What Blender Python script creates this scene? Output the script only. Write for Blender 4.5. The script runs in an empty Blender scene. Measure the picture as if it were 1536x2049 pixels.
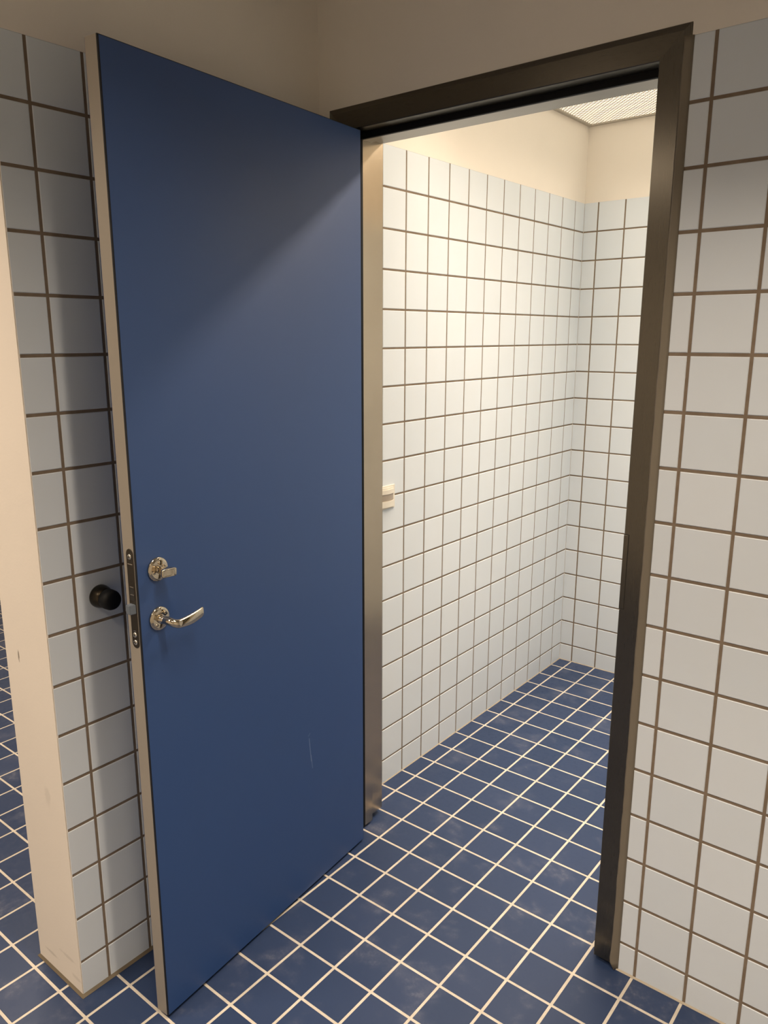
import bpy, bmesh, math, random
from mathutils import Vector, Matrix
random.seed(7)
S = 0.122                      # metres per wall-tile module; everything below is written in modules
sc = bpy.context.scene
COL = sc.collection

# ------------------------------------------------------------------ camera
CX = Vector((0.7717907, 0.6358741, -0.0018084))      # right
CF = Vector((-0.6203038, 0.7522607, -0.2220970))     # forward
CU = Vector((-0.1398653, 0.1725342, 0.9750229))      # up
cam = bpy.data.objects.new('camera', bpy.data.cameras.new('camera'))
COL.objects.link(cam)
cam.matrix_world = Matrix(((CX.x, CU.x, -CF.x, 4.356349 * S), (CX.y, CU.y, -CF.y, -13.832457 * S),
                           (CX.z, CU.z, -CF.z, 12.986300 * S), (0, 0, 0, 1)))
cam.data.sensor_fit = 'VERTICAL'
cam.data.sensor_height = 24.0
cam.data.lens = 24.0 * 1542.486 / 2049.0
cam.data.shift_x = 26.52 / 2049.0
cam.data.clip_start = 0.02
sc.camera = cam

# ------------------------------------------------------------------ view, world, lights
sc.view_settings.view_transform = 'Standard'
sc.view_settings.look = 'None'
sc.view_settings.gamma = 1.0
sc.view_settings.use_curve_mapping = False
sc.view_settings.exposure = 0.0
w = bpy.data.worlds.new('world'); sc.world = w; w.use_nodes = True
w.node_tree.nodes['Background'].inputs[0].default_value = (1.0, 0.9, 0.78, 1)
w.node_tree.nodes['Background'].inputs[1].default_value = 0.0


def area(name, loc, sx, sy, power, color, spread=180, rot=(0, 0, 0)):
    l = bpy.data.lights.new(name, 'AREA'); l.shape = 'RECTANGLE'
    l.size = sx * S; l.size_y = sy * S; l.energy = power; l.color = color; l.spread = math.radians(spread)
    o = bpy.data.objects.new(name, l); COL.objects.link(o)
    o.location = Vector(loc) * S; o.rotation_euler = [math.radians(a) for a in rot]
    return o


WARM = (1.0, 0.83, 0.655)
area('stall_lamp_or_fill', (0.2, 5.0, 20.0), 5.0, 0.5, 15, WARM, 165, (-25, 0, 0))
area('stall_lamp_or_fill', (-3.2, 8.0, 20.1), 9.0, 10.0, 17.5, WARM, 78)  # added fill below the louvre panel, evens the light on the walls
area('room_lamp_or_fill', (1.5, -7.0, 20.0), 8.0, 0.55, 14, WARM, 116)
area('room_lamp_or_fill', (2.0, -17.5, 20.0), 8.0, 2.0, 18, WARM, 110)  # added unseen lamp, brightens the lower part of the tiled wall
area('room_lamp_or_fill', (5.0, -12.0, 20.0), 4.0, 2.0, 10, WARM, 95)  # added fill out of view, balances the brightness of the outer walls
area('corridor_lamp', (-12.5, -15.5, 20.0), 3.0, 3.0, 18, WARM, 140)
area('corridor_lamp', (-11.0, -20.0, 20.0), 3.0, 3.0, 17, WARM, 170)
area('corridor_lamp', (-22.0, -3.0, 20.0), 3.0, 8.0, 34, WARM, 140)

# ------------------------------------------------------------------ materials


class NT:
    def __init__(self, name):
        self.m = bpy.data.materials.new(name); self.m.use_nodes = True
        self.t = self.m.node_tree; self.b = self.t.nodes['Principled BSDF']

    def n(self, kind, **kw):
        x = self.t.nodes.new(kind)
        for k, v in kw.items():
            if k.startswith('i_'):
                x.inputs[k[2:].replace('_', ' ')].default_value = v
            else:
                setattr(x, k, v)
        return x

    def l(self, a, ao, b, bi): self.t.links.new(a.outputs[ao], b.inputs[bi])

    def math(self, op, a, b=None, c=None, clamp=False):
        x = self.n('ShaderNodeMath', operation=op, use_clamp=clamp)
        for i, v in enumerate((a, b, c)):
            if v is None: continue
            if isinstance(v, (int, float)): x.inputs[i].default_value = v
            else: self.t.links.new(v, x.inputs[i])
        return x.outputs[0]

    def mix(self, fac, a, b):
        x = self.n('ShaderNodeMix', data_type='RGBA')
        for i, v in ((0, fac), (6, a), (7, b)):
            if isinstance(v, (int, float)): x.inputs[i].default_value = v
            elif isinstance(v, tuple): x.inputs[i].default_value = (*v, 1)
            else: self.t.links.new(v, x.inputs[i])
        return x.outputs[2]

    def noise(self, scale, detail=3, rough=0.5, stretch=None, coord='Object'):
        tc = self.n('ShaderNodeTexCoord')
        nz = self.n('ShaderNodeTexNoise', i_Scale=scale, i_Detail=detail, i_Roughness=rough)
        if stretch:
            mp = self.n('ShaderNodeMapping'); mp.inputs['Scale'].default_value = stretch
            self.l(tc, coord, mp, 0); self.l(mp, 0, nz, 'Vector')
        else: self.l(tc, coord, nz, 'Vector')
        return nz.outputs[0]

    def ramp(self, src, lo, hi):
        x = self.n('ShaderNodeMapRange', interpolation_type='SMOOTHSTEP')
        x.inputs[1].default_value = lo; x.inputs[2].default_value = hi
        self.t.links.new(src, x.inputs[0]); return x.outputs[0]

    def bump(self, h, strength, dist=0.001):
        x = self.n('ShaderNodeBump'); x.inputs['Strength'].default_value = strength; x.inputs['Distance'].default_value = dist
        self.t.links.new(h, x.inputs['Height']); self.l(x, 0, self.b, 'Normal')

    def set(self, **kw):
        for k, v in kw.items():
            k = k.replace('_', ' ')
            if isinstance(v, (int, float)): self.b.inputs[k].default_value = v
            elif isinstance(v, tuple): self.b.inputs[k].default_value = (*v, 1) if len(v) == 3 else v
            else: self.t.links.new(v, self.b.inputs[k])
        return self


def simple(name, col, rough=0.5, metal=0.0, spec=0.5):
    x = NT(name).set(Base_Color=col, Roughness=rough, Metallic=metal); x.b.inputs['Specular IOR Level'].default_value = spec
    return x.m


def mat_wall_tile():
    x = NT('wall_tile')
    at = x.n('ShaderNodeAttribute', attribute_name='tv')
    c = x.mix(at.outputs['Fac'], (0.655, 0.715, 0.770), (0.690, 0.745, 0.795))
    mot = x.ramp(x.noise(14, 4), 0.35, 0.65)
    c = x.mix(x.math('MULTIPLY', mot, 0.10), c, (0.66, 0.68, 0.68))
    x.set(Base_Color=c, Roughness=0.36)
    x.b.inputs['Specular IOR Level'].default_value = 0.32
    x.bump(x.noise(9, 2), 0.12, 0.002)
    return x.m


def mat_floor_tile():
    x = NT('floor_tile')
    at = x.n('ShaderNodeAttribute', attribute_name='tv')
    c = x.mix(at.outputs['Fac'], (0.021, 0.038, 0.090), (0.028, 0.046, 0.104))
    wear = x.ramp(x.noise(7, 5, 0.62), 0.50, 0.74)
    fine = x.ramp(x.noise(55, 5, 0.7), 0.45, 0.70)
    c = x.mix(x.math('MULTIPLY', wear, 0.55), c, (0.072, 0.086, 0.140))
    c = x.mix(x.math('MULTIPLY', x.math('MULTIPLY', fine, wear), 0.30), c, (0.21, 0.22, 0.26))
    x.b.inputs['Specular IOR Level'].default_value = 0.32
    x.set(Base_Color=c, Roughness=x.math('MULTIPLY_ADD', fine, 0.14, 0.38))
    x.bump(x.noise(120, 3), 0.10, 0.0006)
    return x.m


def mat_grout(name, col, col2):
    x = NT(name)
    c = x.mix(x.ramp(x.noise(30, 4), 0.35, 0.7), col, col2)
    x.set(Base_Color=c, Roughness=0.9); x.bump(x.noise(400, 2), 0.3, 0.0005)
    return x.m


def mat_plaster(name, col, marks=()):
    x = NT(name)
    c = x.mix(x.ramp(x.noise(3, 4), 0.3, 0.7), col, tuple(v * 0.97 for v in col))
    for (px, py, pz, rx, rz, dark) in marks:
        g = x.n('ShaderNodeNewGeometry'); s = x.n('ShaderNodeSeparateXYZ'); x.l(g, 'Position', s, 0)
        wob = x.math('MULTIPLY', x.math('SUBTRACT', x.noise(60, 3), 0.5), 1.2)
        dx = x.math('DIVIDE', x.math('SUBTRACT', s.outputs[0], px * S), rx * S)
        dz = x.math('DIVIDE', x.math('SUBTRACT', s.outputs[2], pz * S), rz * S)
        r = x.math('ADD', x.math('SQRT', x.math('ADD', x.math('MULTIPLY', dx, dx), x.math('MULTIPLY', dz, dz))), wob)
        k = x.math('SUBTRACT', 1.0, x.ramp(r, 0.5, 1.1))
        c = x.mix(x.math('MULTIPLY', k, dark), c, (0.10, 0.075, 0.05))
    x.set(Base_Color=c, Roughness=0.85)
    x.bump(x.noise(160, 3), 0.18, 0.0012)
    return x.m


def mat_brushed(name, col, rough, grain=(1, 1, 0.02), metal=1.0, blotch=0.12, across=None):
    x = NT(name)
    st = x.noise(1400, 2, 0.5, grain)
    bl = x.ramp(x.noise(5, 4, 0.6), 0.35, 0.7)
    c = x.mix(x.math('MULTIPLY', bl, blotch * 2), col, tuple(v * 0.75 for v in col))
    x.set(Base_Color=c, Metallic=metal, Roughness=x.math('MULTIPLY_ADD', st, 0.04, rough - 0.02))
    if across:                                   # reflections smear across the brushing direction
        v = x.n('ShaderNodeCombineXYZ')
        for i in range(3): v.inputs[i].default_value = across[i]
        x.l(v, 0, x.b, 'Tangent'); x.b.inputs['Anisotropic'].default_value = 0.75
    x.bump(st, 0.003, 0.0001)
    return x.m


def mat_door():
    x = NT('blue_laminate')
    sm = x.ramp(x.noise(2.5, 5, 0.6), 0.42, 0.75)
    c = x.mix(x.math('MULTIPLY', sm, 0.25), (0.017, 0.058, 0.190), (0.023, 0.062, 0.180))
    tc = x.n('ShaderNodeTexCoord'); s = x.n('ShaderNodeSeparateXYZ'); x.l(tc, 'Object', s, 0)

    def scratch(a0, z0, a1, z1, wid, op, c):
        # pale scuff between two points on the leaf; object X runs along the leaf
        ax, az = (a1 - a0) * S, (z1 - z0) * S; L2 = ax * ax + az * az
        t = x.math('DIVIDE', x.math('ADD', x.math('MULTIPLY', x.math('SUBTRACT', s.outputs[0], a0 * S), ax),
                                    x.math('MULTIPLY', x.math('SUBTRACT', s.outputs[2], z0 * S), az)), L2, None, True)
        ex = x.math('SUBTRACT', s.outputs[0], x.math('MULTIPLY_ADD', t, ax, a0 * S))
        ez = x.math('SUBTRACT', s.outputs[2], x.math('MULTIPLY_ADD', t, az, z0 * S))
        dd = x.math('SQRT', x.math('ADD', x.math('MULTIPLY', ex, ex), x.math('MULTIPLY', ez, ez)))
        k = x.math('SUBTRACT', 1.0, x.ramp(dd, wid * S * 0.3, wid * S))
        return x.mix(x.math('MULTIPLY', k, op), c, (0.20, 0.27, 0.42))
    c = scratch(4.50, 3.90, 4.56, 3.30, 0.018, 0.5, c)
    c = scratch(4.56, 3.45, 4.60, 3.10, 0.016, 0.4, c)
    c = scratch(4.47, 3.98, 4.53, 4.02, 0.02, 0.3, c)
    x.set(Base_Color=c, Roughness=x.math('MULTIPLY_ADD', sm, 0.05, 0.50))
    x.bump(x.noise(700, 2), 0.03, 0.0003)
    x.b.inputs['Specular IOR Level'].default_value = 0.8
    return x.m


M = dict(
    tile=mat_wall_tile(), ftile=mat_floor_tile(),
    grout=mat_grout('wall_grout', (0.185, 0.138, 0.094), (0.225, 0.172, 0.122)),
    fgrout=mat_grout('floor_grout', (0.50, 0.45, 0.375), (0.58, 0.525, 0.44)),
    sealant=simple('brown_sealant', (0.185, 0.158, 0.118), 0.33),
    silicone=simple('joint_silicone', (0.36, 0.31, 0.235), 0.6),
    silicone_dark=simple('old_joint_silicone', (0.15, 0.118, 0.076), 0.5),
    plaster=mat_plaster('plaster', (0.82, 0.77, 0.69)),
    plaster_end=mat_plaster('plaster_end', (0.80, 0.73, 0.64), ((-9.72, 0, 7.0, .035, .14, .75), (-9.15, 0, 4.2, .12, .25, .10),
                            (-9.0, 0, 0.55, .35, .05, .16), (-9.7, 0, 0.25, .3, .04, .2), (-8.75, 0, 0.2, .2, .05, .14))),
    sidepaint=simple('grey_wall_paint', (0.52, 0.50, 0.44), 0.7),
    ceil=mat_plaster('ceiling_paint', (0.74, 0.69, 0.61)),
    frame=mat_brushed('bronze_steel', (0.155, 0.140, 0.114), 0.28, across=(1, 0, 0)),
    framehead=mat_brushed('bronze_steel_crosswise_shaded', (0.125, 0.112, 0.090), 0.28, (0.02, 1, 1), across=(0, 0, 1)),  # same metal as the jambs, the head's darker reflection put into its colour
    stop=mat_brushed('steel_lit', (0.60, 0.50, 0.375), 0.24, across=(0, 1, 0)),  # frame metal lightened and warmed, reflected room light put into the colour
    stophead=mat_brushed('steel_shaded', (0.30, 0.275, 0.235), 0.34, (0.02, 1, 1)),  # same metal as the jamb stops, the underside's shade put into the colour
    rubber=simple('black_rubber', (0.004, 0.004, 0.004), 0.6, 0.0, 0.25),
    edge=mat_brushed('beige_edge_metal', (0.37, 0.33, 0.275), 0.5, metal=0.3, blotch=0.03),
    blackline=simple('black_laminate_core', (0.006, 0.006, 0.008), 0.6),
    door=mat_door(),
    doorback=simple('blue_laminate_back', (0.020, 0.066, 0.215), 0.42),
    plate=mat_brushed('lock_steel', (0.115, 0.10, 0.082), 0.35),
    screw=simple('screw_steel', (0.75, 0.72, 0.66), 0.22, 1.0),
    slot=simple('dark_slot', (0.02, 0.018, 0.015), 0.6),
    latch=simple('latch_zinc', (0.15, 0.175, 0.21), 0.45, 0.2),
    nickel=simple('polished_nickel', (0.60, 0.52, 0.40), 0.07, 1.0),
    stopmetal=simple('dark_bronze', (0.055, 0.045, 0.032), 0.28, 1.0),
    white=simple('ivory_plastic', (0.74, 0.70, 0.61), 0.35),
    lens=simple('grey_lens', (0.36, 0.31, 0.25), 0.25),
    grille=simple('louvre_white', (0.46, 0.40, 0.31), 0.45),
    gtrim=simple('louvre_trim', (0.40, 0.365, 0.30), 0.4),
)
x = NT('lamp_diffuser'); x.set(Base_Color=(0.8, 0.75, 0.65)); x.b.inputs['Emission Color'].default_value = (1.0, 0.91, 0.74, 1)
x.b.inputs['Emission Strength'].default_value = 1.3; M['glow'] = x.m

# ------------------------------------------------------------------ mesh building


class MB:
    def __init__(self): self.v = []; self.f = []; self.mi = []; self.tv = []; self.mats = []; self.sm = []

    def m(self, mat):
        if mat not in self.mats: self.mats.append(mat)
        return self.mats.index(mat)

    def poly(self, pts, mat, tv=0.5, smooth=False):
        i = len(self.v); self.v += [tuple(p) for p in pts]; self.f.append(tuple(range(i, i + len(pts))))
        self.mi.append(self.m(mat)); self.tv.append(tv); self.sm.append(smooth)

    def box(self, a, b, mat, bev=0.0):
        bm = bmesh.new(); bmesh.ops.create_cube(bm, size=1.0)
        for v in bm.verts:
            v.co = Vector([(a[i] + b[i]) / 2 + v.co[i] * (b[i] - a[i]) for i in range(3)])
        if bev > 0: bmesh.ops.bevel(bm, geom=bm.edges[:], offset=bev, segments=2, affect='EDGES', profile=0.5)
        self.bm(bm, mat)

    def bm(self, bm, mat, smooth=False):
        bm.verts.index_update(); o = len(self.v); self.v += [tuple(v.co) for v in bm.verts]; k = self.m(mat)
        for f in bm.faces:
            self.f.append(tuple(o + v.index for v in f.verts)); self.mi.append(k); self.tv.append(0.5); self.sm.append(smooth)
        bm.free()

    def lathe(self, prof, mat, n=40, frame=None, cap=True):
        """prof: (radius, height) pairs; frame: 4x4 taking local (x, y, height) to place"""
        o = len(self.v); k = self.m(mat); fr = frame or Matrix()
        for r, h in prof:
            for i in range(n):
                a = 2 * math.pi * i / n; self.v.append(tuple(fr @ Vector((r * math.cos(a), r * math.sin(a), h))))
        for j in range(len(prof) - 1):
            for i in range(n):
                self.f.append((o + j * n + i, o + j * n + (i + 1) % n, o + (j + 1) * n + (i + 1) % n, o + (j + 1) * n + i))
                self.mi.append(k); self.tv.append(.5); self.sm.append(True)
        if cap:
            for j, rev in ((0, True), (len(prof) - 1, False)):
                q = [o + j * n + i for i in range(n)]; self.f.append(tuple(q[::-1] if rev else q)); self.mi.append(k); self.tv.append(.5); self.sm.append(False)

    def sweep(self, rings, mat, cap=True):
        o = len(self.v); k = self.m(mat); n = len(rings[0])
        for r in rings: self.v += [tuple(p) for p in r]
        for j in range(len(rings) - 1):
            for i in range(n):
                self.f.append((o + j * n + i, o + j * n + (i + 1) % n, o + (j + 1) * n + (i + 1) % n, o + (j + 1) * n + i))
                self.mi.append(k); self.tv.append(.5); self.sm.append(True)
        if cap:
            self.f.append(tuple(o + i for i in range(n))[::-1]); self.mi.append(k); self.tv.append(.5); self.sm.append(False)
            self.f.append(tuple(o + (len(rings) - 1) * n + i for i in range(n))); self.mi.append(k); self.tv.append(.5); self.sm.append(False)

    def build(self, name, parent=None, fix=True, warp=None):
        me = bpy.data.meshes.new(name)
        vv = [warp(*p) for p in self.v] if warp else self.v
        me.from_pydata([(p[0] * S, p[1] * S, p[2] * S) for p in vv], [], self.f)
        for mt in self.mats: me.materials.append(mt)
        me.polygons.foreach_set('material_index', self.mi)
        me.polygons.foreach_set('use_smooth', self.sm)
        a = me.attributes.new('tv', 'FLOAT', 'FACE'); a.data.foreach_set('value', self.tv)
        me.update()
        if fix:
            bm = bmesh.new(); bm.from_mesh(me); bmesh.ops.recalc_face_normals(bm, faces=bm.faces[:]); bm.to_mesh(me); bm.free()
        o = bpy.data.objects.new(name, me); COL.objects.link(o)
        if parent: o.parent = parent
        return o


def tag(o, label=None, cat=None, kind=None, group=None):
    if label: o['label'] = label
    if cat: o['category'] = cat
    if kind: o['kind'] = kind
    if group: o['group'] = group
    return o


def empty(name, loc=(0, 0, 0), rz=0.0):
    o = bpy.data.objects.new(name, None); COL.objects.link(o); o.empty_display_size = 0.05
    o.location = Vector(loc) * S; o.rotation_euler = (0, 0, rz); return o


GW, GD, BV = 0.058, 0.030, 0.012


def tiles(mb, P, u0, u1, v0, v1, ul, vl, tile, grout, g=GW, gd=0.013):
    """Bevelled tiles in a grid. P(u, v, h): surface point at height h out of the tile face (h<0 is behind)."""
    def cells(a, b, ls):
        ls = [q for q in ls if a + 0.03 < q < b - 0.03]
        e = [(a, 0.0)] + [(q, g / 2) for q in ls] + [(b, 0.0)]
        return [(e[i][0] + e[i][1], e[i + 1][0] - e[i + 1][1]) for i in range(len(e) - 1)]
    us, vs = cells(u0, u1, ul), cells(v0, v1, vl)
    for (a, b) in us:
        for (c, d) in vs:
            if b - a < .04 or d - c < .04: continue
            tv = random.random(); e = BV
            j = [random.uniform(-.0016, .0016) for _ in range(4)]
            top = [P(a + e, c + e, j[0]), P(b - e, c + e, j[1]), P(b - e, d - e, j[2]), P(a + e, d - e, j[3])]
            q = [(a, c), (b, c), (b, d), (a, d)]
            mid = [P(*t, -e * .8) for t in q]; low = [P(*t, -GD) for t in q]
            mb.poly(top, tile, tv)
            for i in range(4):
                k = (i + 1) % 4
                mb.poly([mid[i], mid[k], top[k], top[i]], tile, tv)
                mb.poly([low[i], low[k], mid[k], mid[i]], tile, tv)
    mb.poly([P(u0, v0, -gd), P(u1, v0, -gd), P(u1, v1, -gd), P(u0, v1, -gd)], grout)


# ------------------------------------------------------------------ dimensions (modules)
TX, TY = 0.01016, 0.0050                       # fall of the floor towards the gully
def fz(xx, yy): return TX * xx + TY * yy
XL, YB, ZC, ZT = -8.555, 14.067, 20.26, 17.665   # left wall plane, stall rear wall, ceiling, top of tiles
WT = 1.21                                      # thickness of the wall with the doorway
YE, XE = -7.44, -10.25                         # free end and far face of the left partition
XR, YR = 9.0, -27.0                            # right and rear walls behind the camera
rows = [0.6755 + i for i in range(17)]
xlines = [i - 0.035 for i in range(-45, 20)]
FX = (-0.378, -8.212)                          # outer frame edges
ZF = 17.87                                     # top of the frame

# ------------------------------------------------------------------ floor
mb = MB()
def floor_patch(x0, x1, y0, y1):
    tiles(mb, lambda u, v, h: (u, v, fz(u, v) + h), x0, x1, y0, y1, xlines, [1.318 + i for i in range(-40, 20)], M['ftile'], M['fgrout'], 0.048, 0.006)
floor_patch(-36.0, XR, YR, YB + .3)
fl = mb.build('floor', fix=False); tag(fl, 'dark blue square floor tiles with pale cream grout', 'floor', 'structure')

# ------------------------------------------------------------------ walls
def core(mb, a, b, mat): mb.box(a, b, mat)

# wall with the doorway
mb = MB()
tiles(mb, lambda u, v, h: (u, -h, v), FX[0] + .03, XR, -.6, ZT, [float(i) for i in range(0, 12)], rows, M['tile'], M['grout'])
tiles(mb, lambda u, v, h: (u, -h, v), XL, FX[1] - .03, -.6, ZT, [-8.035], rows, M['tile'], M['grout'])
for xa, xb in ((FX[0], XR), (XL, FX[1])): core(mb, (xa, .016, -.6), (xb, WT, ZT), M['plaster'])
core(mb, (XL - .02, 0.004, ZT), (FX[1], WT, ZC + .3), M['plaster'])
core(mb, (FX[0], 0.004, ZT), (XR, WT, ZC + .3), M['plaster'])
core(mb, (FX[1], 0.004, ZF - .02), (FX[0], WT, ZC + .3), M['plaster'])
mb.poly([(FX[0], -.035, fz(0, 0) + .0), (XR, -.035, fz(XR, 0)), (XR, 0, fz(XR, 0) + .03), (FX[0], 0, fz(0, 0) + .03)], M['silicone'])
tag(mb.build('wall_front', fix=False), 'pale tiled wall with cream plaster band above, around the doorway', 'wall', 'structure')

# left partition: tiled face towards the room, plastered free end
mb = MB()
tiles(mb, lambda u, v, h: (XL + .03 + h, u, v), YE + .012, 0.0, -.6, ZT, [-6.826 + i for i in range(0, 7)], [r for r in rows], M['tile'], M['grout'])
core(mb, (XE, YE + .02, -.8), (XL + .014, WT, ZC + .3), M['plaster_end'])
bm = bmesh.new(); bmesh.ops.create_cube(bm, size=1)
for v in bm.verts: v.co = Vector(((XE + XL + .026) / 2 + v.co.x * (XL + .026 - XE), YE + .02 + v.co.y * .04, 10.0 + v.co.z * 21.6))
bmesh.ops.bevel(bm, geom=[e for e in bm.edges if abs(e.verts[0].co.z - e.verts[1].co.z) > 5], offset=.012, segments=2, affect='EDGES')
mb.bm(bm, M['plaster_end'])
core(mb, (XL - .05, YE + .02, ZT), (XL + .026, WT, ZC + .3), M['plaster'])
z0 = fz(XL, YE)
mb.poly([(XE - .05, YE - 0.042, fz(XE, YE) + .006), (XL + .08, YE - 0.042, z0 + .006), (XL + .03, YE, z0 + .06), (XE, YE, fz(XE, YE) + .06)], M['silicone_dark'])
mb.poly([(XL + .085, YE - 0.042, z0 + .006), (XL + .085, 0, fz(XL, 0) + .006), (XL + .03, 0, fz(XL, 0) + 0.042), (XL + .03, YE, z0 + .06)], M['silicone_dark'])
tag(mb.build('wall_left', fix=False), 'short tiled partition behind the blue door with a plastered cream end', 'wall', 'structure')

# walls of the small room seen through the doorway
mb = MB()
tiles(mb, lambda u, v, h: (XL + h, u, v), WT, YB, -.6, ZT, [1.318 + i for i in range(0, 13)], rows, M['tile'], M['grout'], 0.05)
core(mb, (XL - .6, WT, -.8), (XL - .016, YB + .3, ZT), M['plaster'])
core(mb, (XL - .6, WT, ZT), (XL - .004, YB + .3, ZC + 1.2), M['plaster'])
mb.poly([(XL + .025, WT, fz(XL, WT) + .003), (XL + .025, YB, fz(XL, YB) + .003), (XL, YB, fz(XL, YB) + .025), (XL, WT, fz(XL, WT) + .025)], M['silicone'])
tag(mb.build('wall_left_inner', fix=False), 'long white tiled wall on the left inside the lit small room', 'wall', 'structure')
XS = 2.6                                        # right wall of the small room, out of sight
mb = MB()
tiles(mb, lambda u, v, h: (u, YB - h, v), XL, XS, -.6, ZT, xlines, rows, M['tile'], M['grout'], 0.05)
core(mb, (XL - .6, YB + .016, -.8), (XS + .6, YB + .8, ZT), M['plaster'])
core(mb, (XL - .6, YB + .004, ZT), (XS + .6, YB + .8, ZC + 1.2), M['plaster'])
mb.poly([(XL, YB - .025, fz(XL, YB) + .003), (XS, YB - .025, fz(XS, YB) + .003), (XS, YB, fz(XS, YB) + .025), (XL, YB, fz(XL, YB) + .025)], M['silicone'])
tag(mb.build('wall_back', fix=False), 'white tiled end wall of the lit small room', 'wall', 'structure')
mb = MB()
tiles(mb, lambda u, v, h: (XS - h, u, v), WT, YB, -.6, ZT, [1.318 + i for i in range(0, 13)], rows, M['tile'], M['grout'], 0.05)
core(mb, (XS + .016, WT, -.8), (XS + .8, YB, ZC + 1.2), M['plaster'])
core(mb, (XS + .004, WT, ZT), (XS + .8, YB, ZC + 1.2), M['plaster'])
tag(mb.build('wall_right_inner', fix=False), 'white tiled right wall of the lit small room', 'wall', 'structure')

# the rest of the outer room, behind the camera
def plain_wall(name, label, a, b, mat=None):
    m2 = MB(); m2.box(a, b, mat or M['plaster']); tag(m2.build(name), label, 'wall', 'structure')
plain_wall('wall_right', 'grey painted side wall of the outer room', (XR, YR, -.8), (XR + .6, WT, ZC + .3), M['sidepaint'])
plain_wall('wall_rear', 'plastered rear wall of the outer room', (-36.6, YR - .6, -.8), (XR + .6, YR, ZC + .3))
plain_wall('wall_corridor', 'plastered far wall of the corridor', (-36.6, YR, -.8), (-36, YB + .3, ZC + .3))
plain_wall('wall_corridor_end', 'plastered end wall of the corridor', (-36, 9.0, -.8), (XE, 9.6, ZC + .3))
plain_wall('wall_corridor_side', 'plastered wall along the corridor', (XE, WT, -.8), (XL - .62, 9.0, ZC + .3))
mb = MB(); mb.box((-36.6, YR - .6, ZC + .06), (XR + .6, 9.6, ZC + .6), M['ceil'])
tag(mb.build('ceiling'), 'plain painted ceiling of the outer room', 'ceiling', 'structure')
mb = MB(); mb.box((XL - .6, WT, ZC + 1.0), (XS + .6, YB + .8, ZC + 1.2), M['plaster'])
tag(mb.build('ceiling_inner'), 'ceiling slab above the louvre panel of the small room', 'ceiling', 'structure')

# ------------------------------------------------------------------ louvre ceiling light of the small room
lv = empty('ceiling_light', ((XL + XS) / 2, (WT + YB) / 2, ZC))
tag(lv, 'white diagonal louvre ceiling panel glowing above the small tiled room', 'ceiling light')
ox, oy = (XL + XS) / 2, (WT + YB) / 2
x0, x1, y0, y1 = XL - ox, XS - ox, WT - oy, YB - oy
mb = MB(); t = .13
for a, b in (((x0, y0), (x1, y0 + t)), ((x0, y1 - t), (x1, y1)), ((x0, y0 + t), (x0 + t, y1 - t)), ((x1 - t, y0 + t), (x1, y1 - t))):
    mb.box((a[0], a[1], -.04), (b[0], b[1], .12), M['gtrim'])
mb.build('trim_frame', lv)
mb = MB()
xa, xb, ya, yb = x0 + t, x1 - t, y0 + t, y1 - t
pitch = 0.17; nd = int((xb - xa + yb - ya) / pitch) + 2
def bar(p, q, th, z0_, z1_):
    d = Vector((q[0] - p[0], q[1] - p[1], 0)).normalized(); nn = Vector((-d.y, d.x, 0)) * th / 2
    A, B = Vector((*p, 0)), Vector((*q, 0)); c = [A - nn, B - nn, B + nn, A + nn]
    lo = [v + Vector((0, 0, z0_)) for v in c]; hi = [v + Vector((0, 0, z1_)) for v in c]
    for i in range(4): mb.poly([lo[i], lo[(i + 1) % 4], hi[(i + 1) % 4], hi[i]], M['grille'])
    mb.poly(lo[::-1], M['grille'])
for s_ in (1, -1):
    for i in range(nd):
        c = i * pitch                                       # line x' + s*y' = c, x' from xa, y' from the matching side
        W_, H_ = xb - xa, yb - ya; pts = []
        for px, py in ((c, 0), (c - H_, H_)):
            if 0 <= px <= W_: pts.append((px, py))
        for px, py in ((0, c), (W_, c - W_)):
            if 0 < py < H_: pts.append((px, py))
        if len(pts) < 2: continue
        p, q = pts[0], pts[1]
        if (Vector(p) - Vector(q)).length < .05: continue
        f_ = (lambda k: (xa + k[0], ya + k[1])) if s_ == 1 else (lambda k: (xa + k[0], yb - k[1]))
        bar(f_(p), f_(q), .021, .0 if s_ == 1 else .003, .012)
mb.build('louvre', lv, fix=False)
mb = MB(); mb.poly([(xa, ya, .0125), (xb, ya, .0125), (xb, yb, .0125), (xa, yb, .0125)], M['glow'])
dif = mb.build('diffuser', lv, fix=False); dif['label'] = 'warm glowing diffuser above the louvre'

# ------------------------------------------------------------------ door frame
fr = empty('trim_1', ((FX[0] + FX[1]) / 2, 0, 0)); tag(fr, 'brushed dark metal door frame around the open doorway', 'door frame', 'structure')
fx, fw = (FX[0] + FX[1]) / 2, (FX[0] - FX[1]) / 2           # centre and half width
FA, FB, PR = .105, .48, -.045                               # chamfer width, inner edge of the face, face plane
RB, SD = .34, .71                                           # depth of rebate, depth of stop
ZI = ZF - FB - .06
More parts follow.
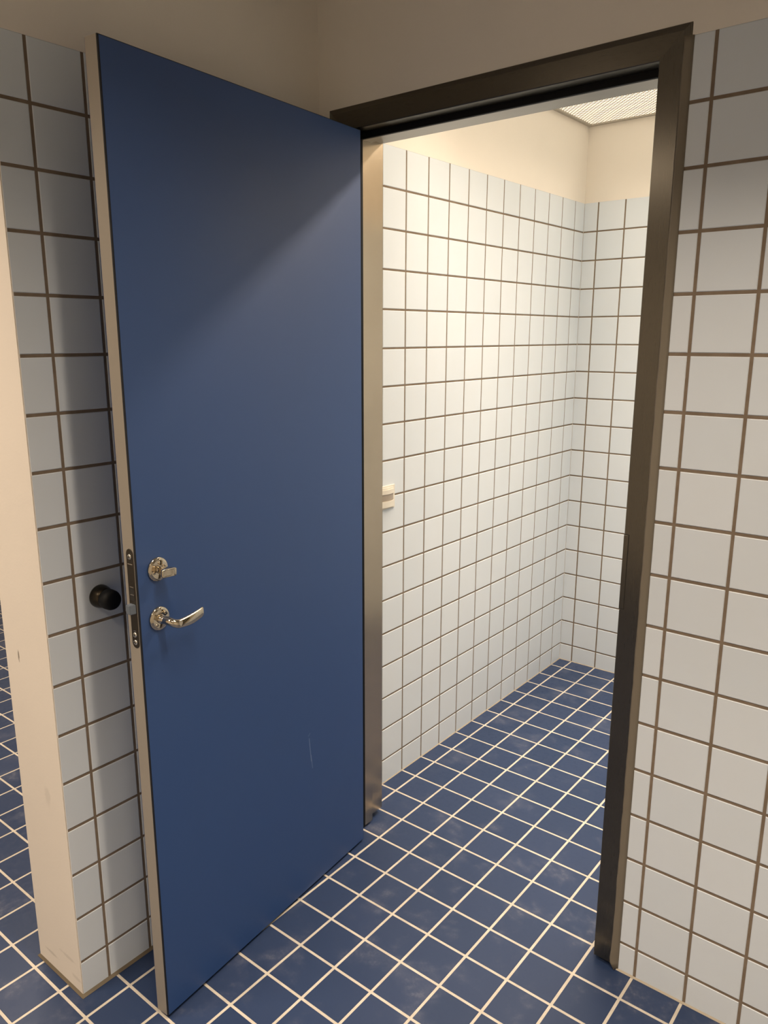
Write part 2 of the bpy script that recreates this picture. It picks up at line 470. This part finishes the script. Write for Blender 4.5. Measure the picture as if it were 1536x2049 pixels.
# profile pieces run up the left jamb, over the head and down the right jamb: (inset from the outer edge, y)
def jamb(name, prof, mat, zl, side):
    """vertical run of a polyline profile on one side, mitred at 45 degrees at the top"""
    m2 = MB()
    for i in range(len(prof) - 1):
        (a, ya_), (b, yb_) = prof[i], prof[i + 1]
        xa_, xb_ = side * (fw - a), side * (fw - b)
        m2.poly([(xa_, ya_, zl), (xb_, yb_, zl), (xb_, yb_, ZF - b), (xa_, ya_, ZF - a)], mat)
    return m2
def head(prof, mat):
    m2 = MB()
    for i in range(len(prof) - 1):
        (a, ya_), (b, yb_) = prof[i], prof[i + 1]
        m2.poly([(-(fw - a), ya_, ZF - a), ((fw - a), ya_, ZF - a), ((fw - b), yb_, ZF - b), (-(fw - b), yb_, ZF - b)], mat)
    return m2
face = [(.0, .01), (.012, -.012), (FA, PR), (FA + .012, PR - .006), (FB, PR), (FB + .012, PR + .012)]
reveal = [(FB + .012, PR + .012), (FB + .012, RB)]
stopf = [(FB + .012, RB - .01), (FB + .128, RB - .01), (FB + .139, RB + .002), (FB + .139, RB + .062)]  # gasket; its last strip is painted shade for the gap beside the leaf
stop = [(FB + .137, RB + .06), (FB + .137, SD)]
lining = [(FB + .137, SD), (FB + .06, SD), (FB + .06, WT + .01), (.0, WT + .01)]
for side in (-1, 1):
    zb_ = fz(fx + side * fw, 0) + (.12 if side > 0 else .07)
    j = jamb('jamb', face + reveal[1:], M['frame'], zb_, side).build('jamb', fr)
    sf = jamb('stop', stop, M['stop'], fz(fx + side * fw, .5) + .08, side).build('door_stop_strip', fr)
    ln = jamb('lining', lining, M['stop'], fz(fx + side * fw, 1) + .19, side).build('lining', fr)
    gs = jamb('gasket', stopf, M['rubber'], fz(fx + side * fw, .3) + .05, side).build('gasket', fr)
    gs['label'] = 'black rubber gasket in the rebate, widened by a strip of painted shade'
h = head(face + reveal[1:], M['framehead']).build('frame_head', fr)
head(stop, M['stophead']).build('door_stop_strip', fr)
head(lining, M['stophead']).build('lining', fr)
head(stopf, M['rubber']).build('gasket', fr)['label'] = 'black rubber gasket in the rebate, widened by a strip of painted shade'
# strike plate wrapped on the inner edge of the right jamb
mb = MB()
sx = -fx - .86
sx0 = -0.865 - fx
mb.box((sx0 - .006, PR - .014, 7.92), (sx0 + .082, PR + .05, 9.36), M['frame'], .004)
mb.box((sx0 - .006, PR - .004, 7.905), (sx0 + .092, PR + .02, 9.375), M['slot'])
mb.build('strike_plate', fr)['label'] = 'narrow steel strike plate lip on the right jamb'
# sealant run between right jamb and tiles
mb = MB(); rings_ = []
zz = [fz(0, 0) + .02 + k * (ZT - fz(0, 0) - .02) / 140 for k in range(141)]
for z in zz:
    near = min(abs(z - r) for r in rows); dip = .012 * math.exp(-(near / .035) ** 2)
    low = max(0.0, 1 - (z - .0) / .75); cut = max(0.0, .22 - z) / .22          # fatter and rounded off near the floor
    xl_ = fw - .112 - .035 * low + .13 * cut ** 2; yl_ = PR - .018 - .02 * low
    wob = .004 * math.sin(z * 5.1) + .003 * math.sin(z * 13.7 + 1)
    rings_.append([(fw + .034, .012, z), (fw + .034, -.006, z), (fw - .02, -.034 + dip + wob * .5, z), (xl_ + .03 + wob, yl_ + .006 + dip, z), (xl_ + wob, yl_ + dip * .5, z), (xl_ + .004, PR + .004, z), (xl_ + .02, .012, z)])
mb.sweep(rings_, M['sealant'])
se = mb.build('sealant', fr); se['label'] = 'uneven brown sealant bead between the right jamb and the tiles'
mb = MB(); mb.box((-fw - .036, -.012, fz(-8, 0)), (-fw + .002, .03, ZT), M['silicone'], .006); mb.build('sealant', fr)

# ------------------------------------------------------------------ door leaf
F = Vector((-6.7047, -6.6931, 0.0)); d = Vector((0.0849184, -0.9963879, 0.0))     # free edge corner, hinge->free direction
n = Vector((0.9963879, 0.0849184, 0.0))
# local frame: X from the free edge to the hinge, Y out of the visible face, Z up
leaf = empty('door_1', F, math.atan2(-d.y, -d.x))
tag(leaf, 'blue laminate door leaf standing open with pale metal edge', 'door', 'structure')
# with X = -d, the visible side n is local -Y
assert abs((Matrix.Rotation(math.atan2(-d.y, -d.x), 3, 'Z') @ Vector((0, -1, 0)) - n).length) < 1e-3 or True
LW, LH, LT = 6.655, 17.325, .310
mb = MB(); mb.box((.030, .0, 0), (LW, .05, LH - .012), M['door'])
panel = mb.build('face_panel', leaf)
mb = MB(); mb.box((.03, .05, .004), (LW, LT - .04, LH - .004), M['blackline']); mb.box((.008, LT - .04, 0), (LW, LT, LH), M['doorback'])
mb.build('core', leaf)
mb = MB(); mb.box((.0, .026, 0), (.03, LT - .012, LH), M['edge'], .004)
e_ = mb.build('edge_band', leaf); e_['label'] = 'pale beige metal edge band'
mb = MB(); mb.box((.003, .003, 0), (.030, .026, LH), M['blackline']); mb.box((.030, .003, LH - .012), (LW, .05, LH), M['blackline']); mb.build('laminate_edge', leaf)['label'] = 'thin black line along the leaf edge'

# lock forend plate on the narrow edge (edge faces local -X)
mb = MB()
yc, hw, za, zb = .125, .092, 7.68, 9.48
pts = []
for i in range(17): a = math.pi * i / 16; pts.append((yc + hw * math.cos(a), zb - hw + hw * math.sin(a)))
for i in range(17): a = math.pi + math.pi * i / 16; pts.append((yc + hw * math.cos(a), za + hw + hw * math.sin(a)))
o_ = [(-.002, *p) for p in pts]; i_ = [(-.010, yc + (p[0] - yc) * .94, (za + zb) / 2 + (p[1] - (za + zb) / 2) * .994) for p in pts]
mb.poly(i_, M['plate'])
for k in range(len(pts)): q = (k + 1) % len(pts); mb.poly([o_[k], o_[q], i_[q], i_[k]], M['plate'])
lp = mb.build('lock_plate', leaf); lp['label'] = 'long rounded steel lock plate on the leaf edge'
MX = Matrix.Rotation(-math.pi / 2, 4, 'Y')                   # local height -> -X
for z in (9.34, 7.93, 7.79):
    mb = MB(); mb.lathe([(.048, 0), (.048, .008), (.038, .016), (.02, .019), (.001, .019)], M['screw'], 20, Matrix.Translation((-.010, yc, z)) @ MX)
    mb.box((-.0305, yc - .03, z - .006), (-.028, yc + .03, z + .006), M['slot']); mb.box((-.0305, yc - .006, z - .03), (-.028, yc + .006, z + .03), M['slot'])
    mb.build('screw', lp)
mb = MB()
for z, w_ in ((9.21, .06), (8.80, .045), (8.66, .05), (8.00, .03)): mb.box((-.0135, yc - w_, z - .008), (-.009, yc + w_, z + .008), M['screw'])
mb.box((-.0125, yc - .055, 8.55), (-.009, yc + .055, 8.78), M['slot'])
mb.build('bolt_slot', lp)
mb = MB()
bm = bmesh.new(); bmesh.ops.create_cube(bm, size=1)
for v in bm.verts:
    v.co = Vector((-.055 + v.co.x * .12, yc + v.co.y * .15, 8.41 + v.co.z * .17))
    if v.co.x < -.1 and v.co.y < yc: v.co.y += .03
bmesh.ops.bevel(bm, geom=bm.edges[:], offset=.012, segments=2, affect='EDGES'); mb.bm(bm, M['latch'])
mb.build('latch', lp)['label'] = 'bluish grey latch bolt sticking out'

MY = Matrix.Rotation(math.pi / 2, 4, 'X')                    # local height -> -Y (out of the visible face)
def rose_prof(r): return [(r, 0), (r, .022), (r * .985, .034), (r * .93, .042), (r * .86, .044), (r * .82, .052), (r * .76, .056), (.001, .056)]
# thumb turn
tt = empty('thumb_turn', (.455, 0, 9.03)); tt.parent = leaf; tt['label'] = 'polished nickel round thumb turn'
mb = MB(); mb.lathe(rose_prof(.215), M['nickel'], 56, MY); ro = mb.build('rose', tt)
mb = MB()
for sx_, sz_ in ((-.115, -.04), (.115, .04)):
    mb.lathe([(.030, .05), (.030, .066), (.022, .070), (.001, .070)], M['nickel'], 18, Matrix.Translation((sx_, 0, sz_)) @ MY)
    mb.lathe([(.010, .069), (.010, .072), (.001, .072)], M['slot'], 10, Matrix.Translation((sx_, 0, sz_)) @ MY)
mb.lathe([(.028, .05), (.028, .062), (.001, .064)], M['nickel'], 18, Matrix.Translation((.0, 0, .12)) @ MY)
mb.build('screw', tt)
mb = MB(); mb.lathe([(.075, .05), (.075, .09), (.055, .10), (.05, .15)], M['nickel'], 28, MY)
def ring(c, ex, ez, hx, hz, nn=20, p=2.6):
    out = []
    for i in range(nn):
        a = 2 * math.pi * i / nn; ca, sa = math.cos(a), math.sin(a)
        out.append(Vector(c) + Vector(ex) * hx * math.copysign(abs(ca) ** (2 / p), ca) + Vector(ez) * hz * math.copysign(abs(sa) ** (2 / p), sa))
    return out
# a flat winged knob, widening away from the rose, hollowed on its end
ca_, sa_ = math.cos(math.radians(-4)), math.sin(math.radians(-4)); ex_, ez_ = (ca_, 0, sa_), (-sa_, 0, ca_)
mb.sweep([ring((0, -.08, 0), ex_, ez_, .065, .060, 28, 5), ring((0, -.14, 0), ex_, ez_, .075, .064, 28, 6), ring((-.01, -.24, -.005), ex_, ez_, .125, .070, 28, 7),
          ring((-.015, -.325, -.01), ex_, ez_, .160, .074, 28, 8), ring((-.015, -.34, -.01), ex_, ez_, .154, .068, 28, 8), ring((-.015, -.315, -.01), ex_, ez_, .09, .05, 28, 6)], M['nickel'])
mb.build('knob', tt)
# lever handle
lh = empty('lever_handle', (.42, 0, 8.13)); lh.parent = leaf; lh['label'] = 'polished nickel lever handle with round rose'
mb = MB(); mb.lathe(rose_prof(.215), M['nickel'], 56, MY); mb.build('rose', lh)
mb = MB()
for sx_, sz_ in ((.10, .09), (-.09, -.10)):
    mb.lathe([(.030, .05), (.030, .062), (.022, .066), (.001, .066)], M['nickel'], 18, Matrix.Translation((sx_, 0, sz_)) @ MY)
    mb.box((sx_ - .022, -.070, sz_ - .005), (sx_ + .022, -.064, sz_ + .005), M['slot'])
mb.build('screw', lh)
mb = MB()
R_ = []
for y_, r_ in ((-.04, .085), (-.10, .085), (-.105, .075), (-.20, .074), (-.32, .072)): R_.append(ring((0, y_, 0), (1, 0, 0), (0, 0, 1), r_, r_, 24, 2))
for k in range(1, 6):
    a = math.radians(90 * k / 6); c = (.09 * (1 - math.cos(a)), -.32 - .09 * math.sin(a), -.008 * k)
    R_.append(ring(c, (math.cos(a), math.sin(a), 0), (0, 0, 1), .07 - .003 * k, .072 + .002 * k, 24, 2.1))
for t_ in [i / 12 for i in range(0, 13)]:
    xx = .10 + t_ * .585; c = (xx, -.415 + .04 * t_ * t_, -.045 - .012 * math.sin(t_ * math.pi) + .040 * t_ * t_)
    R_.append(ring(c, (.1, 1, 0), (0, 0, 1), .052 - .016 * t_, .080 + .020 * math.sin(t_ * math.pi * .8), 24, 2.3))
R_.append(ring((.70, -.372, .0), (.1, 1, 0), (0, 0, 1), .028, .082, 24, 2.3))
mb.sweep(R_, M['nickel'])
mb.build('lever', lh)
# three hinges on the back edge
for z in (1.6, 8.8, 15.6):
    mb = MB(); mb.lathe([(.05, -.42), (.06, -.40), (.06, .40), (.05, .42)], M['frame'], 20, Matrix.Translation((LW + .035, LT + .01, z)))
    mb.box((LW - .004, .05, z - .4), (LW + .012, LT, z + .4), M['frame']); mb.build('hinge', leaf)

# ------------------------------------------------------------------ door stop on the left partition
ds = empty('door_stop', (XL + .03, -6.33, 8.17)); tag(ds, 'black round knob door stop on the tiled wall behind the open door', 'door stop')
MXp = Matrix.Rotation(math.pi / 2, 4, 'Y')
mb = MB(); mb.lathe([(.225, 0), (.225, .03), (.215, .10), (.19, .18), (.165, .23)], M['stopmetal'], 48, MXp); mb.build('base', ds)
mb = MB(); mb.lathe([(.165, .22), (.185, .24), (.195, .30), (.19, .40), (.17, .45), (.12, .475), (.001, .48)], M['rubber'], 48, MXp); mb.build('buffer', ds)['label'] = 'black rubber buffer'

# ------------------------------------------------------------------ motion sensor switch inside the small room
ms = empty('motion_sensor', (XL, 2.50, 8.665)); tag(ms, 'ivory wall switch with grey sensor lens beside the left door jamb', 'sensor switch')
hs = .33
mb = MB(); mb.box((0, -hs, -hs), (.045, hs, hs), M['white'], .015); mb.build('plate', ms)
mb = MB()
def barrel(zlo, zhi, xbase, bulge, mat, half=.265):
    N = 14; o = []
    for i in range(N + 1):
        y_ = -half + 2 * half * i / N; o.append((xbase + bulge * (1 - (y_ / half) ** 2), y_))
    for i in range(N):
        (a, ya_), (b, yb_) = o[i], o[i + 1]
        mb.poly([(a, ya_, zlo), (b, yb_, zlo), (b, yb_, zhi), (a, ya_, zhi)], mat, smooth=True)
    mb.poly([(a, y, zhi) for a, y in o] + [(.03, half, zhi), (.03, -half, zhi)], mat)
    mb.poly([(a, y, zlo) for a, y in o][::-1] + [(.03, -half, zlo), (.03, half, zlo)], mat)
    for s_ in (0, N): a, y = o[s_]; mb.poly([(.03, y, zlo), (a, y, zlo), (a, y, zhi), (.03, y, zhi)], mat)
barrel(.10, .22, .06, .055, M['white']); barrel(-.27, -.10, .06, .055, M['white']); barrel(.22, .27, .05, .03, M['white'])
mb.build('cover', ms)
mb = MB(); barrel(-.10, .10, .052, .045, M['lens'], .245); mb.build('lens', ms)['label'] = 'grey sensor lens'
